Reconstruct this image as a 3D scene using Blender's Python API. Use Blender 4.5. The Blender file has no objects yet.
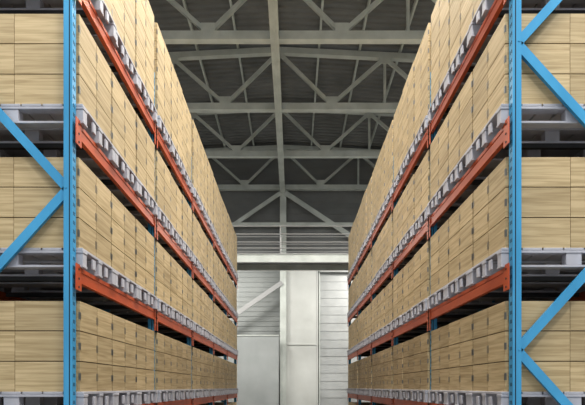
import bpy, math, random
from mathutils import Vector, Matrix
random.seed(4)
S=bpy.context.scene
COL=S.collection
CZ=2.644   # camera height; heights below with prefix r are relative to it

# ---------------------------------------------------------------- materials
def mat(name, col, rough=0.6, metal=0.0, build=None):
    m=bpy.data.materials.new(name); m.use_nodes=True
    nt=m.node_tree; b=nt.nodes['Principled BSDF']
    b.inputs['Base Color'].default_value=(*col,1)
    b.inputs['Roughness'].default_value=rough
    b.inputs['Metallic'].default_value=metal
    if build: build(nt,b)
    return m
def N(nt,t,**kw):
    n=nt.nodes.new(t)
    for k,v in kw.items(): setattr(n,k,v)
    return n
def mottled(c1,c2,scale=3.0,stretch=(1,1,1),bump=0.0):
    def f(nt,b):
        tc=N(nt,'ShaderNodeTexCoord'); mp=N(nt,'ShaderNodeMapping'); mp.inputs['Scale'].default_value=stretch
        nz=N(nt,'ShaderNodeTexNoise'); nz.inputs['Scale'].default_value=scale; nz.inputs['Detail'].default_value=5
        cr=N(nt,'ShaderNodeValToRGB'); cr.color_ramp.elements[0].color=(*c1,1); cr.color_ramp.elements[1].color=(*c2,1)
        cr.color_ramp.elements[0].position=.3; cr.color_ramp.elements[1].position=.7
        L=nt.links.new
        L(tc.outputs['Object'],mp.inputs[0]); L(mp.outputs[0],nz.inputs['Vector']); L(nz.outputs[0],cr.inputs[0]); L(cr.outputs[0],b.inputs['Base Color'])
        if bump:
            bp=N(nt,'ShaderNodeBump'); bp.inputs['Strength'].default_value=bump; L(nz.outputs[0],bp.inputs['Height']); L(bp.outputs[0],b.inputs['Normal'])
    return f
def wood(c1,c2):
    def f(nt,b):
        L=nt.links.new
        tc=N(nt,'ShaderNodeTexCoord'); oi=N(nt,'ShaderNodeObjectInfo'); ge=N(nt,'ShaderNodeNewGeometry')
        ad=N(nt,'ShaderNodeMath',operation='ADD'); L(oi.outputs['Random'],ad.inputs[0]); L(ge.outputs['Random Per Island'],ad.inputs[1])
        mu=N(nt,'ShaderNodeMath',operation='MULTIPLY'); mu.inputs[1].default_value=37.; L(ad.outputs[0],mu.inputs[0])
        va=N(nt,'ShaderNodeVectorMath',operation='ADD'); L(tc.outputs['Object'],va.inputs[0]); L(mu.outputs[0],va.inputs[1])
        mp=N(nt,'ShaderNodeMapping'); mp.inputs['Scale'].default_value=(1.1,1.1,26); L(va.outputs[0],mp.inputs[0])
        nz=N(nt,'ShaderNodeTexNoise'); nz.inputs['Scale'].default_value=1.6; nz.inputs['Detail'].default_value=6; nz.inputs['Distortion'].default_value=.6; L(mp.outputs[0],nz.inputs['Vector'])
        cr=N(nt,'ShaderNodeValToRGB'); cr.color_ramp.elements[0].color=(*c1,1); cr.color_ramp.elements[1].color=(*c2,1)
        cr.color_ramp.elements[0].position=.32; cr.color_ramp.elements[1].position=.62; L(nz.outputs[0],cr.inputs[0])
        hs=N(nt,'ShaderNodeHueSaturation'); L(cr.outputs[0],hs.inputs['Color'])
        fr=N(nt,'ShaderNodeMath',operation='FRACT'); L(mu.outputs[0],fr.inputs[0])
        mr=N(nt,'ShaderNodeMapRange'); mr.inputs['To Min'].default_value=.88; mr.inputs['To Max'].default_value=1.06; L(fr.outputs[0],mr.inputs[0]); L(mr.outputs[0],hs.inputs['Value'])
        L(hs.outputs[0],b.inputs['Base Color'])
        bp=N(nt,'ShaderNodeBump'); bp.inputs['Strength'].default_value=.08; L(nz.outputs[0],bp.inputs['Height']); L(bp.outputs[0],b.inputs['Normal'])
    return f
M_wood=mat('crate_wood',(.6,.4,.2),.65,0,wood((.345,.262,.145),(.50,.398,.245)))
M_gap =mat('crate_joint_dark',(.07,.045,.02),.8)
M_clip=mat('crate_steel_hinge',(.22,.21,.19),.4,.7)
M_pal =mat('grey_plastic',(.42,.42,.46),.55,0,mottled((.34,.34,.375),(.45,.45,.495),4))
M_blue=mat('blue_powder_coat',(.05,.32,.55),.35,0,mottled((.045,.26,.46),(.07,.34,.58),3,(1,1,.4)))
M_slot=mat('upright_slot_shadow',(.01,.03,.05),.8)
M_or  =mat('orange_powder_coat',(.6,.1,.03),.42,0,mottled((.38,.065,.022),(.50,.10,.03),2))
M_dsteel=mat('shade_dark_steel',(.03,.03,.032),.6,.2,mottled((.02,.02,.022),(.045,.045,.045),2))  # near-black colour carries the shade of the gaps under the pallets
M_steel=mat('galvanised_steel',(.5,.5,.49),.5,.1,mottled((.56,.59,.56),(.70,.73,.70),2))
M_deck=mat('roof_deck_steel',(.14,.145,.15),.55,.2,mottled((.19,.195,.195),(.28,.285,.285),.8))
M_wallU=mat('wall_cladding_grey',(.2,.2,.2),.6,.1,mottled((.24,.245,.245),(.30,.305,.305),1))
M_wallL=mat('wall_cladding_light',(.4,.42,.43),.6,0,mottled((.30,.315,.31),(.36,.375,.37),1))
M_door=mat('door_leaf_pale',(.6,.6,.57),.45,0,mottled((.58,.59,.57),(.66,.67,.65),1.2))
M_slat=mat('shutter_slat',(.45,.46,.46),.45,.1,mottled((.42,.43,.43),(.5,.51,.51),1.5))
M_panel=mat('partition_sheet',(.4,.4,.4),.45,0,mottled((.40,.42,.42),(.47,.49,.49),1.2))
M_floor=mat('polished_concrete',(.3,.3,.29),.3,0,mottled((.26,.26,.25),(.36,.355,.34),.7,bump=.03))
M_pipe=mat('walkway_steel',(.42,.42,.42),.4,.2)
M_fill=bpy.data.materials.new('fill_light_diffuser'); M_fill.use_nodes=True  # glowing face of the added, unseen fill lights
_b=M_fill.node_tree.nodes['Principled BSDF']; _b.inputs['Emission Color'].default_value=(1,.97,.9,1); _b.inputs['Emission Strength'].default_value=4

# ---------------------------------------------------------------- mesh builder
class MB:
    def __init__(s): s.v=[];s.f=[];s.mi=[];s.mats=[]
    def mid(s,m):
        if m not in s.mats: s.mats.append(m)
        return s.mats.index(m)
    def hexa(s,pts,m):
        o=len(s.v); s.v+= [tuple(p) for p in pts]; k=s.mid(m)
        for f in ((0,3,2,1),(4,5,6,7),(0,1,5,4),(1,2,6,5),(2,3,7,6),(3,0,4,7)):
            s.f.append(tuple(o+i for i in f)); s.mi.append(k)
    def box(s,x0,x1,y0,y1,z0,z1,m):
        if x0>x1:x0,x1=x1,x0
        if y0>y1:y0,y1=y1,y0
        if z0>z1:z0,z1=z1,z0
        s.hexa([(x0,y0,z0),(x1,y0,z0),(x1,y1,z0),(x0,y1,z0),(x0,y0,z1),(x1,y0,z1),(x1,y1,z1),(x0,y1,z1)],m)
    def bar(s,a,b,w,t,m,up=(0,1,0)):
        a=Vector(a);b=Vector(b);d=(b-a).normalized();u=Vector(up);u=(u-d*u.dot(d)).normalized();n=d.cross(u)
        P=[]
        for c in (a,b):
            for i,j in ((-1,-1),(1,-1),(1,1),(-1,1)): P.append(c+n*(w/2*i)+u*(t/2*j))
        s.hexa(P,m)
    def angle(s,a,b,w,t,m,up=(0,1,0)):
        a=Vector(a);b=Vector(b);d=(b-a).normalized();u=Vector(up);u=(u-d*u.dot(d)).normalized();n=d.cross(u)
        s.bar(a,b,w,.008,m,up)
        for k in (-1,1):
            o=n*(w/2-.005)*k+u*(t/2)
            s.bar(a+o,b+o,.008,t,m,up)
    def tube(s,a,b,r,m,seg=10):
        a=Vector(a);b=Vector(b);d=(b-a).normalized();u=Vector((0,0,1)) if abs(d.z)<.9 else Vector((1,0,0));u=(u-d*u.dot(d)).normalized();n=d.cross(u)
        o=len(s.v);k=s.mid(m)
        for c in (a,b):
            for i in range(seg):
                t=2*math.pi*i/seg; s.v.append(tuple(c+(n*math.cos(t)+u*math.sin(t))*r))
        for i in range(seg):
            j=(i+1)%seg; s.f.append((o+i,o+j,o+seg+j,o+seg+i)); s.mi.append(k)
        s.f.append(tuple(o+i for i in reversed(range(seg)))); s.mi.append(k)
        s.f.append(tuple(o+seg+i for i in range(seg))); s.mi.append(k)
    def mesh(s,name,bevel=0):
        me=bpy.data.meshes.new(name); me.from_pydata(s.v,[],s.f); 
        for m in s.mats: me.materials.append(m)
        me.polygons.foreach_set('material_index',s.mi); me.update()
        import bmesh
        bm=bmesh.new(); bm.from_mesh(me); bmesh.ops.recalc_face_normals(bm,faces=bm.faces)
        if bevel: bmesh.ops.bevel(bm,geom=list(bm.edges),offset=bevel,segments=1,affect='EDGES',clamp_overlap=True)
        bm.to_mesh(me); bm.free()
        return me
    def obj(s,name,parent=None,loc=(0,0,0),bevel=0,col=None):
        return place(s.mesh(name,bevel),name,loc,parent,col)
def place(me,name,loc=(0,0,0),parent=None,col=None):
    o=bpy.data.objects.new(name,me); o.location=loc; (col or COL).objects.link(o)
    if parent: o.parent=parent
    return o
def empty(name,loc=(0,0,0),col=None):
    e=bpy.data.objects.new(name,None); e.location=loc; (col or COL).objects.link(e); return e

# ---------------------------------------------------------------- dimensions
Y0=4.2; BAY=2.45; NB=5; PITCH=1.217
XU=1.825; UW=.072; GAP=1.12              # upright inner edge, width, gap between uprights
XO=XU+UW+GAP                            # rear upright start
PT=[CZ-.04+PITCH*k for k in range(-2,4)]   # pallet deck heights (k=-2..3)
PH=.165; BH=.13
CRW=.765; CRD=1.16; CRH=.772; CRT=1.24
TOPZ=PT[-1]+.55

# ---------------------------------------------------------------- crate mesh (origin = aisle-side bottom edge centre, extends +x)
def crate_mesh(name,H,rows):
    b=MB(); w=CRW; d=CRD; t=.022
    b.box(.012,d-.012,-w/2+.012,w/2-.012,.0,H-.012,M_gap)
    ph=H/rows; g=.004
    for r in range(rows):
        z0=r*ph+(g if r else 0); z1=(r+1)*ph-g
        ys=[-w/2+.002,-.0,w/2-.002]
        for i in range(2):
            a,c=ys[i]+(.004 if i else 0),ys[i+1]-(.004 if i==0 else 0)
            b.box(0,t,a,c,z0,z1,M_wood); b.box(d-t,d,a,c,z0,z1,M_wood)
        xs=[t+.001,.55,d-t-.001]
        for i in range(2):
            a,c=xs[i]+(.002 if i else 0),xs[i+1]-(.002 if i==0 else 0)
            b.box(a,c,-w/2,-w/2+t,z0,z1,M_wood); b.box(a,c,w/2-t,w/2,z0,z1,M_wood)
        zc=(z0+z1)/2
        for y in (-w/2,w/2):
            s=1 if y>0 else -1
            b.box(-.002,.012,y-s*.001,y-s*.022,zc-.03,zc+.03,M_clip)
        for y in (-.014,.014):
            b.box(-.002,.012,y-.006,y+.006,zc-.035,zc+.035,M_clip)
    n=6
    for i in range(n):
        a=.015+i*(d-.03)/n
        b.box(a+.002,a+(d-.03)/n-.002,-w/2+.024,w/2-.024,H-.02,H-.004,M_wood)
    return b.mesh(name,0)
ME_crate=crate_mesh('wooden_crate',CRH,3)
ME_tall=crate_mesh('tall_wooden_crate',CRT,5)

def pallet_mesh():
    b=MB(); w=.79; d=1.24; t=.03
    for i in range(7):
        a=i*d/7; b.box(a+.006,a+d/7-.006,-w/2,w/2,PH-.022,PH,M_pal)
    for y in (-w/2+.045,0,w/2-.045):
        b.box(0,d,y-.045,y+.045,PH-.045,PH-.0225,M_pal)
        b.box(0,d,y-.045,y+.045,0,.02,M_pal)
        for x in (0,d/2-.07,d-.14):
            b.box(x+.004,x+.136,y-.04,y+.04,.0205,PH-.0455,M_pal)
    for s in (-1,1):
        b.box(0,.02,s*.12,s*.18,.03,PH-.046,M_pal)
    return b.mesh('plastic_pallet',.003)
ME_pal=pallet_mesh()

# ---------------------------------------------------------------- frames and beams
def build_rack(sx,node_z,col):
    root=empty('pallet_rack',(0,0,0),col)
    def X(v): return sx*v
    half=1.28
    for i in range(NB+1):
        y=Y0+i*BAY
        b=MB()
        for x0 in (XU,XO):
            b.box(X(x0),X(x0+UW),y,y+.004,0.012,TOPZ,M_blue)
            b.box(X(x0),X(x0+.006),y+.004,y+.07,0.012,TOPZ,M_blue)
            b.box(X(x0+UW-.006),X(x0+UW),y+.004,y+.07,0.012,TOPZ,M_blue)
            b.box(X(x0),X(x0+.025),y+.07,y+.074,0.012,TOPZ,M_blue)
            b.box(X(x0+UW-.025),X(x0+UW),y+.07,y+.074,0.012,TOPZ,M_blue)
            b.box(X(x0-.02),X(x0+UW+.02),y-.02,y+.095,0,.012,M_blue)
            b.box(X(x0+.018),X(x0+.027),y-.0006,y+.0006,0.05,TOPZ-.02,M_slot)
            xs=x0 if x0==XU else x0+UW
            z=.1
            while z<TOPZ-.05:
                for yy in (.022,.048):
                    b.box(X(xs-.0008),X(xs+.0008),y+yy-.005,y+yy+.005,z,z+.03,M_slot)
                z+=.075
        # K bracing
        z=node_z
        while z-2*half>0.3: z-=2*half
        xi=XU+UW-.02; xo=XO+.02
        if z-half>.15: b.angle((X(xi),y+.03,z),(X(xo),y+.03,z-half),.075,.03,M_blue)
        else:
            zz=.2; b.angle((X(xi),y+.03,z),(X(xi+(xo-xi)*(z-zz)/half),y+.03,zz),.075,.03,M_blue)
        while z<TOPZ-.05:
            for z1,z2,xa,xb in ((z,z+half,xi,xo),(z+half,z+2*half,xo,xi)):
                if z2>TOPZ-.05:
                    f=(TOPZ-.05-z1)/(z2-z1)
                    if f<=.1: continue
                    xb=xa+(xb-xa)*f; z2=TOPZ-.05
                b.angle((X(xa),y+.034,z1),(X(xb),y+.034,z2),.075,.03,M_blue)
                b.tube((X(xa),y+.02,z1),(X(xa),y-.004,z1),.009,M_blue)
            z+=2*half
        b.obj('upright_frame_%d'%(i+1),root,col=col)
    # beams
    b=MB()
    for li,pt in enumerate(PT):
        if li==0: continue
        zt=pt-PH-.001; zb=zt-BH
        for i in range(NB):
            ya=Y0+i*BAY+.0745; yb=Y0+(i+1)*BAY-.001
            for x0,x1,xf in ((1.800,1.840,-1),(XO+UW-.01,XO+UW+.03,1)):
                b.box(X(x0),X(x1),ya,yb,zt-.035,zt,M_or)
                b.box(X(x0+.006),X(x1-.006),ya,yb,zb+.025,zt-.035,M_or)
                b.box(X(x0),X(x1),ya,yb,zb,zb+.025,M_or)
                xp=(x0-.006) if xf<0 else x1
                for yc in (ya-.07,yb):
                    y1_,y2_=(yc,yc+.11) if yc<ya else (yc-.04,yc+.055)
                    lo=.07 if (i==0 and yc<ya) else .14
                    b.box(X(xp),X(xp+.006),y1_,y2_,zb-lo,zt+.02,M_or)
                    for zz in (zb-.04,zb+.03,zt-.02):
                        b.tube((X(xp-.004 if xf<0 else xp+.009),(y1_+y2_)/2,zz),(X(xp+.003),(y1_+y2_)/2,zz),.010,M_dsteel,8)
            for k in range(3):
                yy=ya+.36+k*.81
                b.box(X(1.841),X(XO+UW-.011),yy,yy+.04,zt-.04,zt,M_dsteel)  # cross bars darkened in colour so the gap looks shaded
    b.obj('load_beams',root,col=col)
    for li,pt in enumerate(PT):
        for i in range(NB):
            for j in range(3):
                y=Y0+i*BAY+.085+ (BAY-.095)*(j+.5)/3
                jx=random.uniform(-.008,.008)
                rot=0 if sx>0 else math.pi
                p=place(ME_pal,'plastic_pallet',(X(1.762+jx),y,pt-PH),None,col); p.rotation_euler[2]=rot
                top=li==len(PT)-1
                c=place(ME_tall if top else ME_crate,'wooden_crate',(X(1.805+jx),y+random.uniform(-.004,.004),pt+.001),None,col); c.rotation_euler[2]=rot
colR=bpy.data.collections.new('right_rack_row'); COL.children.link(colR)
colL=bpy.data.collections.new('left_rack_row'); COL.children.link(colL)
build_rack(1,CZ+2.87,colR)
build_rack(-1,CZ+1.655,colL)
for n,c,dx in (('stocked_pallet_rack',colL,XO+UW+1.79+.2+1.2),('stocked_pallet_rack',colR,-(XO+UW+1.79+.2+1.2))):
    e=empty(n,(dx,0,0)); e.instance_type='COLLECTION'; e.instance_collection=c

# ---------------------------------------------------------------- shell
YB=25.9; YF=-7; XW=16
RZ=CZ+12.35
b=MB(); b.box(-XW,XW,YF,YB,-.2,0,M_floor); b.obj('floor')
b=MB(); k=b.mid(M_deck); y=YF
prof=[(0,0),(.10,0),(.14,.06),(.24,.06),(.28,0)]
ys=[]
while y<YB:
    for dy,dz in prof[:-1]: ys.append((min(y+dy,YB),dz))
    y+=.28
for (yy,dz) in ys:
    for x in (-XW,-.5,XW): b.v.append((x,yy,RZ+dz-abs(x+.5)*.05))
for i in range(len(ys)-1):
    for j in range(2):
        b.f.append((3*i+j,3*i+j+1,3*i+3+j+1,3*i+3+j)); b.mi.append(k)
b.obj('ceiling')
b=MB()
x=-14.5-.5
while x<15:
    z=RZ-abs(x+.5)*.05-.11
    b.box(x-.035,x+.035,YF,YB-.1,z-.09,z+.07,M_steel)
    x+=1.45
b.obj('roof_purlins')
def cladding(name,x0,x1,z0,z1,y,m,p=.25):
    b=MB(); z=z0; 
    while z<z1-.01:
        h=min(p,z1-z)
        b.hexa([(x0,y,z),(x1,y,z),(x1,y+.12,z),(x0,y+.12,z),(x0,y+.02,z+h),(x1,y+.02,z+h),(x1,y+.12,z+h),(x0,y+.12,z+h)],m)
        z+=h
    return b
ZS=CZ+6.1
b=cladding('wall_back',-XW,XW,0,ZS,YB,M_wallL)
b2=cladding('wall_back',-XW,XW,ZS,RZ+.2,YB,M_wallU,.3)
o=len(b.v); b.v+=b2.v; kk=b.mid(M_wallU); b.f+=[tuple(o+i for i in f) for f in b2.f]; b.mi+=[kk]*len(b2.f)
b.obj('wall_back')
for n,x in (('wall_left',-XW),('wall_right',XW)):
    b=MB(); s=1 if x>0 else -1
    b.box(x,x+.15*s,YF,YB,0,RZ-.3,M_wallL); b.obj(n)

# ---------------------------------------------------------------- trusses
HB=CZ+10
def truss(y):
    b=MB(); xr=-.5; L=15
    b.box(-L,L,y-.11,y+.11,HB-.12,HB+.12,M_steel)
    def zt(x): return CZ+12.02-abs(x-xr)*.05
    b.bar((-L,y,zt(-L)),(xr,y,zt(xr)),.2,.2,M_steel); b.bar((xr,y,zt(xr)),(L,y,zt(L)),.2,.2,M_steel)
    P=1.9; n=8
    for i in range(-n+1,n):
        x=xr+i*P
        if abs(x)>L: continue
        if i%2==0: b.bar((x,y,HB+.1),(x,y,zt(x)-.08),.09,.09,M_steel)
        xn=xr+(i+1)*P
        if abs(xn)<L:
            if i%2==0: b.bar((x,y,zt(x)-.05),(xn,y,HB+.1),.12,.1,M_steel)
            else: b.bar((x,y,HB+.1),(xn,y,zt(xn)-.05),.12,.1,M_steel)
        zz=HB+.2 if i%2 else zt(x)-.18
        b.box(x-.2,x+.2,y-.115,y-.1,zz-.14,zz+.14,M_steel)
    for s in (-1,1):
        b.box(s*L-.15,s*L+.15,y-.15,y+.15,0,HB+1.5,M_steel)
    b.obj('roof_truss')
for k_ in range(-2,5): truss(10.85+3.65*(k_)if k_<4 else 25.45)
b=MB(); b.box(-.62,-.38,YF,25.3,HB-.30,HB-.121,M_steel); b.box(-.52,-.48,YF,25.3,HB-.36,HB-.3,M_steel)
b.obj('ridge_tie_beam')
b=MB()
for x in (-5.2,4.4):
    b.box(x-.07,x+.07,YF,25.3,HB-.22,HB-.121,M_steel)
b.obj('roof_tie_beams')

# ---------------------------------------------------------------- end wall steelwork
sc=19.9
def WX(px): return (px-292.5)/sc
def WZ(py): return CZ+(387-py)/sc
b=MB()
xc=-.47
b.box(xc-.16,xc+.16,25.36,25.38,0,HB-.13,M_steel); b.box(xc-.16,xc+.16,25.6,25.62,0,HB-.13,M_steel); b.box(xc-.02,xc+.02,25.38,25.6,0,HB-.13,M_steel)
b.obj('wall_column')
b=MB()
b.bar((xc+.05,25.33,WZ(193)),(WX(352),25.33,WZ(238)),.24,.05,M_steel)
b.bar((xc-.05,25.33,WZ(193)),(WX(216),25.33,WZ(238)),.2,.05,M_steel)
b.bar((xc-.05,25.33,WZ(283)),(WX(205),25.33,WZ(336)),.22,.05,M_pipe)
b.bar((xc-.05,25.33,WZ(420)),(WX(205),25.33,WZ(345)),.22,.05,M_pipe)
b.box(-7,7,25.3,25.55,WZ(225)-.07,WZ(225)+.07,M_steel)
b.obj('wall_bracing')

b=MB(); z=0; x0,x1=WX(320),WX(372); zt_=WZ(272)
while z<zt_-.02:
    h=.42
    b.hexa([(x0,25.70,z),(x1,25.70,z),(x1,25.8,z),(x0,25.8,z),(x0,25.72,z+h),(x1,25.72,z+h),(x1,25.8,z+h),(x0,25.8,z+h)],M_slat); z+=h
b.box(x0,x1,25.45,25.85,zt_,zt_+.35,M_slat)
b.box(x0-.06,x0,25.55,25.8,0,zt_+.35,M_steel); b.box(x1,x1+.08,25.55,25.8,0,zt_+.35,M_steel)
b.obj('door_1')
b=MB(); x0,x1=WX(286),WX(318)
b.box(x0,x1,25.5,25.56,.02,WZ(268),M_door)
for x in (x0,x1-.06): b.box(x,x+.06,25.47,25.5,.02,WZ(268),M_door)
for z in (.02,WZ(345),WZ(268)-.08): b.box(x0+.06,x1-.06,25.47,25.5,z,z+.07,M_door)
b.obj('door_2')
b=MB(); b.box(WX(200),WX(279),25.0,25.08,0,WZ(337),M_panel); b.box(WX(200),WX(279),24.98,25.1,WZ(337),WZ(337)+.06,M_steel)
b.obj('partition_panel')

# ---------------------------------------------------------------- overhead walkway crossing behind the racks
b=MB(); y=18.6; s2=507/y
def z2(py): return CZ+(387-py)/s2
b.box(-8,8,y,y+.06,z2(262),z2(254),M_steel)
b.box(-8,8,y-.04,y+.1,z2(262)-.02,z2(262),M_pipe); b.box(-8,8,y-.04,y+.1,z2(254),z2(254)+.02,M_pipe)
b.box(-8,8,y+1.3,y+1.36,z2(262),z2(254),M_steel)
b.box(-8,8,y+.1,y+1.3,z2(255)-.03,z2(255),M_deck)
for py in (226,234,242,248): 
    b.tube((-8,y+.02,z2(py)),(8,y+.02,z2(py)),.022,M_pipe)
    b.tube((-8,y+1.33,z2(py)),(8,y+1.33,z2(py)),.015,M_pipe)
for i in range(-2,3):
    x=i*3.6-.45
    if abs(x)<8: b.tube((x,y+.02,z2(254)),(x,y+.02,z2(225)),.016,M_pipe); b.tube((x,y+1.33,z2(254)),(x,y+1.33,z2(225)),.016,M_pipe)
for x in (-7.8,-4.2,4.2,7.8):
    for yy in (y+.03,y+1.33): b.box(x-.07,x+.07,yy-.07,yy+.07,0,z2(262)-.02,M_pipe)
b.obj('overhead_walkway')

# ---------------------------------------------------------------- unseen fill lights, added to light the aisle and end wall
def fill_light(x,y,z,pw,sx=.5,sy=1.6,hang=.9):
    e=empty('unseen_fill_light',(x,y,z))
    b=MB(); b.box(-sx/2,sx/2,-sy/2,sy/2,.03,.12,M_steel); b.box(-sx/2+.02,sx/2-.02,-sy/2+.02,sy/2-.02,.015,.03,M_fill)
    b.tube((0,-sy/3,.12),(0,-sy/3,hang),.01,M_steel,6); b.tube((0,sy/3,.12),(0,sy/3,hang),.01,M_steel,6)
    b.obj('fill_light_housing',e)
    l=bpy.data.lights.new('fill_light','AREA'); l.shape='RECTANGLE'; l.size=sx; l.size_y=sy; l.energy=pw; l.color=(1,.975,.92)
    o=bpy.data.objects.new('fill_light',l); COL.objects.link(o); o.parent=e
for y,p in ((-2,450),(1.5,450),(4.6,400),(7.7,330),(10.6,280)): fill_light(.9,y,HB-.9,p)  # added fill above the aisle, out of frame, weaker with depth
for y in (1.5,8.5,16): 
    for x in (-5.6,5.6): fill_light(x,y,HB-.9,420)  # added fill at the sides, hidden by the racks
for x in (-4.6,4.6): fill_light(x,22.4,CZ+7.2,560,hang=2.8)  # added behind the racks, out of sight, to brighten the end wall

w=bpy.data.worlds.new('World'); S.world=w; w.use_nodes=True
bg=w.node_tree.nodes['Background']; bg.inputs[0].default_value=(.9,.95,1,1); bg.inputs[1].default_value=1.0

cam=bpy.data.cameras.new('camera'); co=bpy.data.objects.new('camera',cam); COL.objects.link(co)
co.location=(0,0,CZ); co.rotation_euler=(math.pi/2,0,0)
cam.sensor_width=36; cam.lens=507/585*36; cam.shift_y=184.5/585; cam.clip_end=200
S.camera=co
S.view_settings.view_transform='Standard'
S.view_settings.gamma=.85
S.view_settings.exposure=0.0
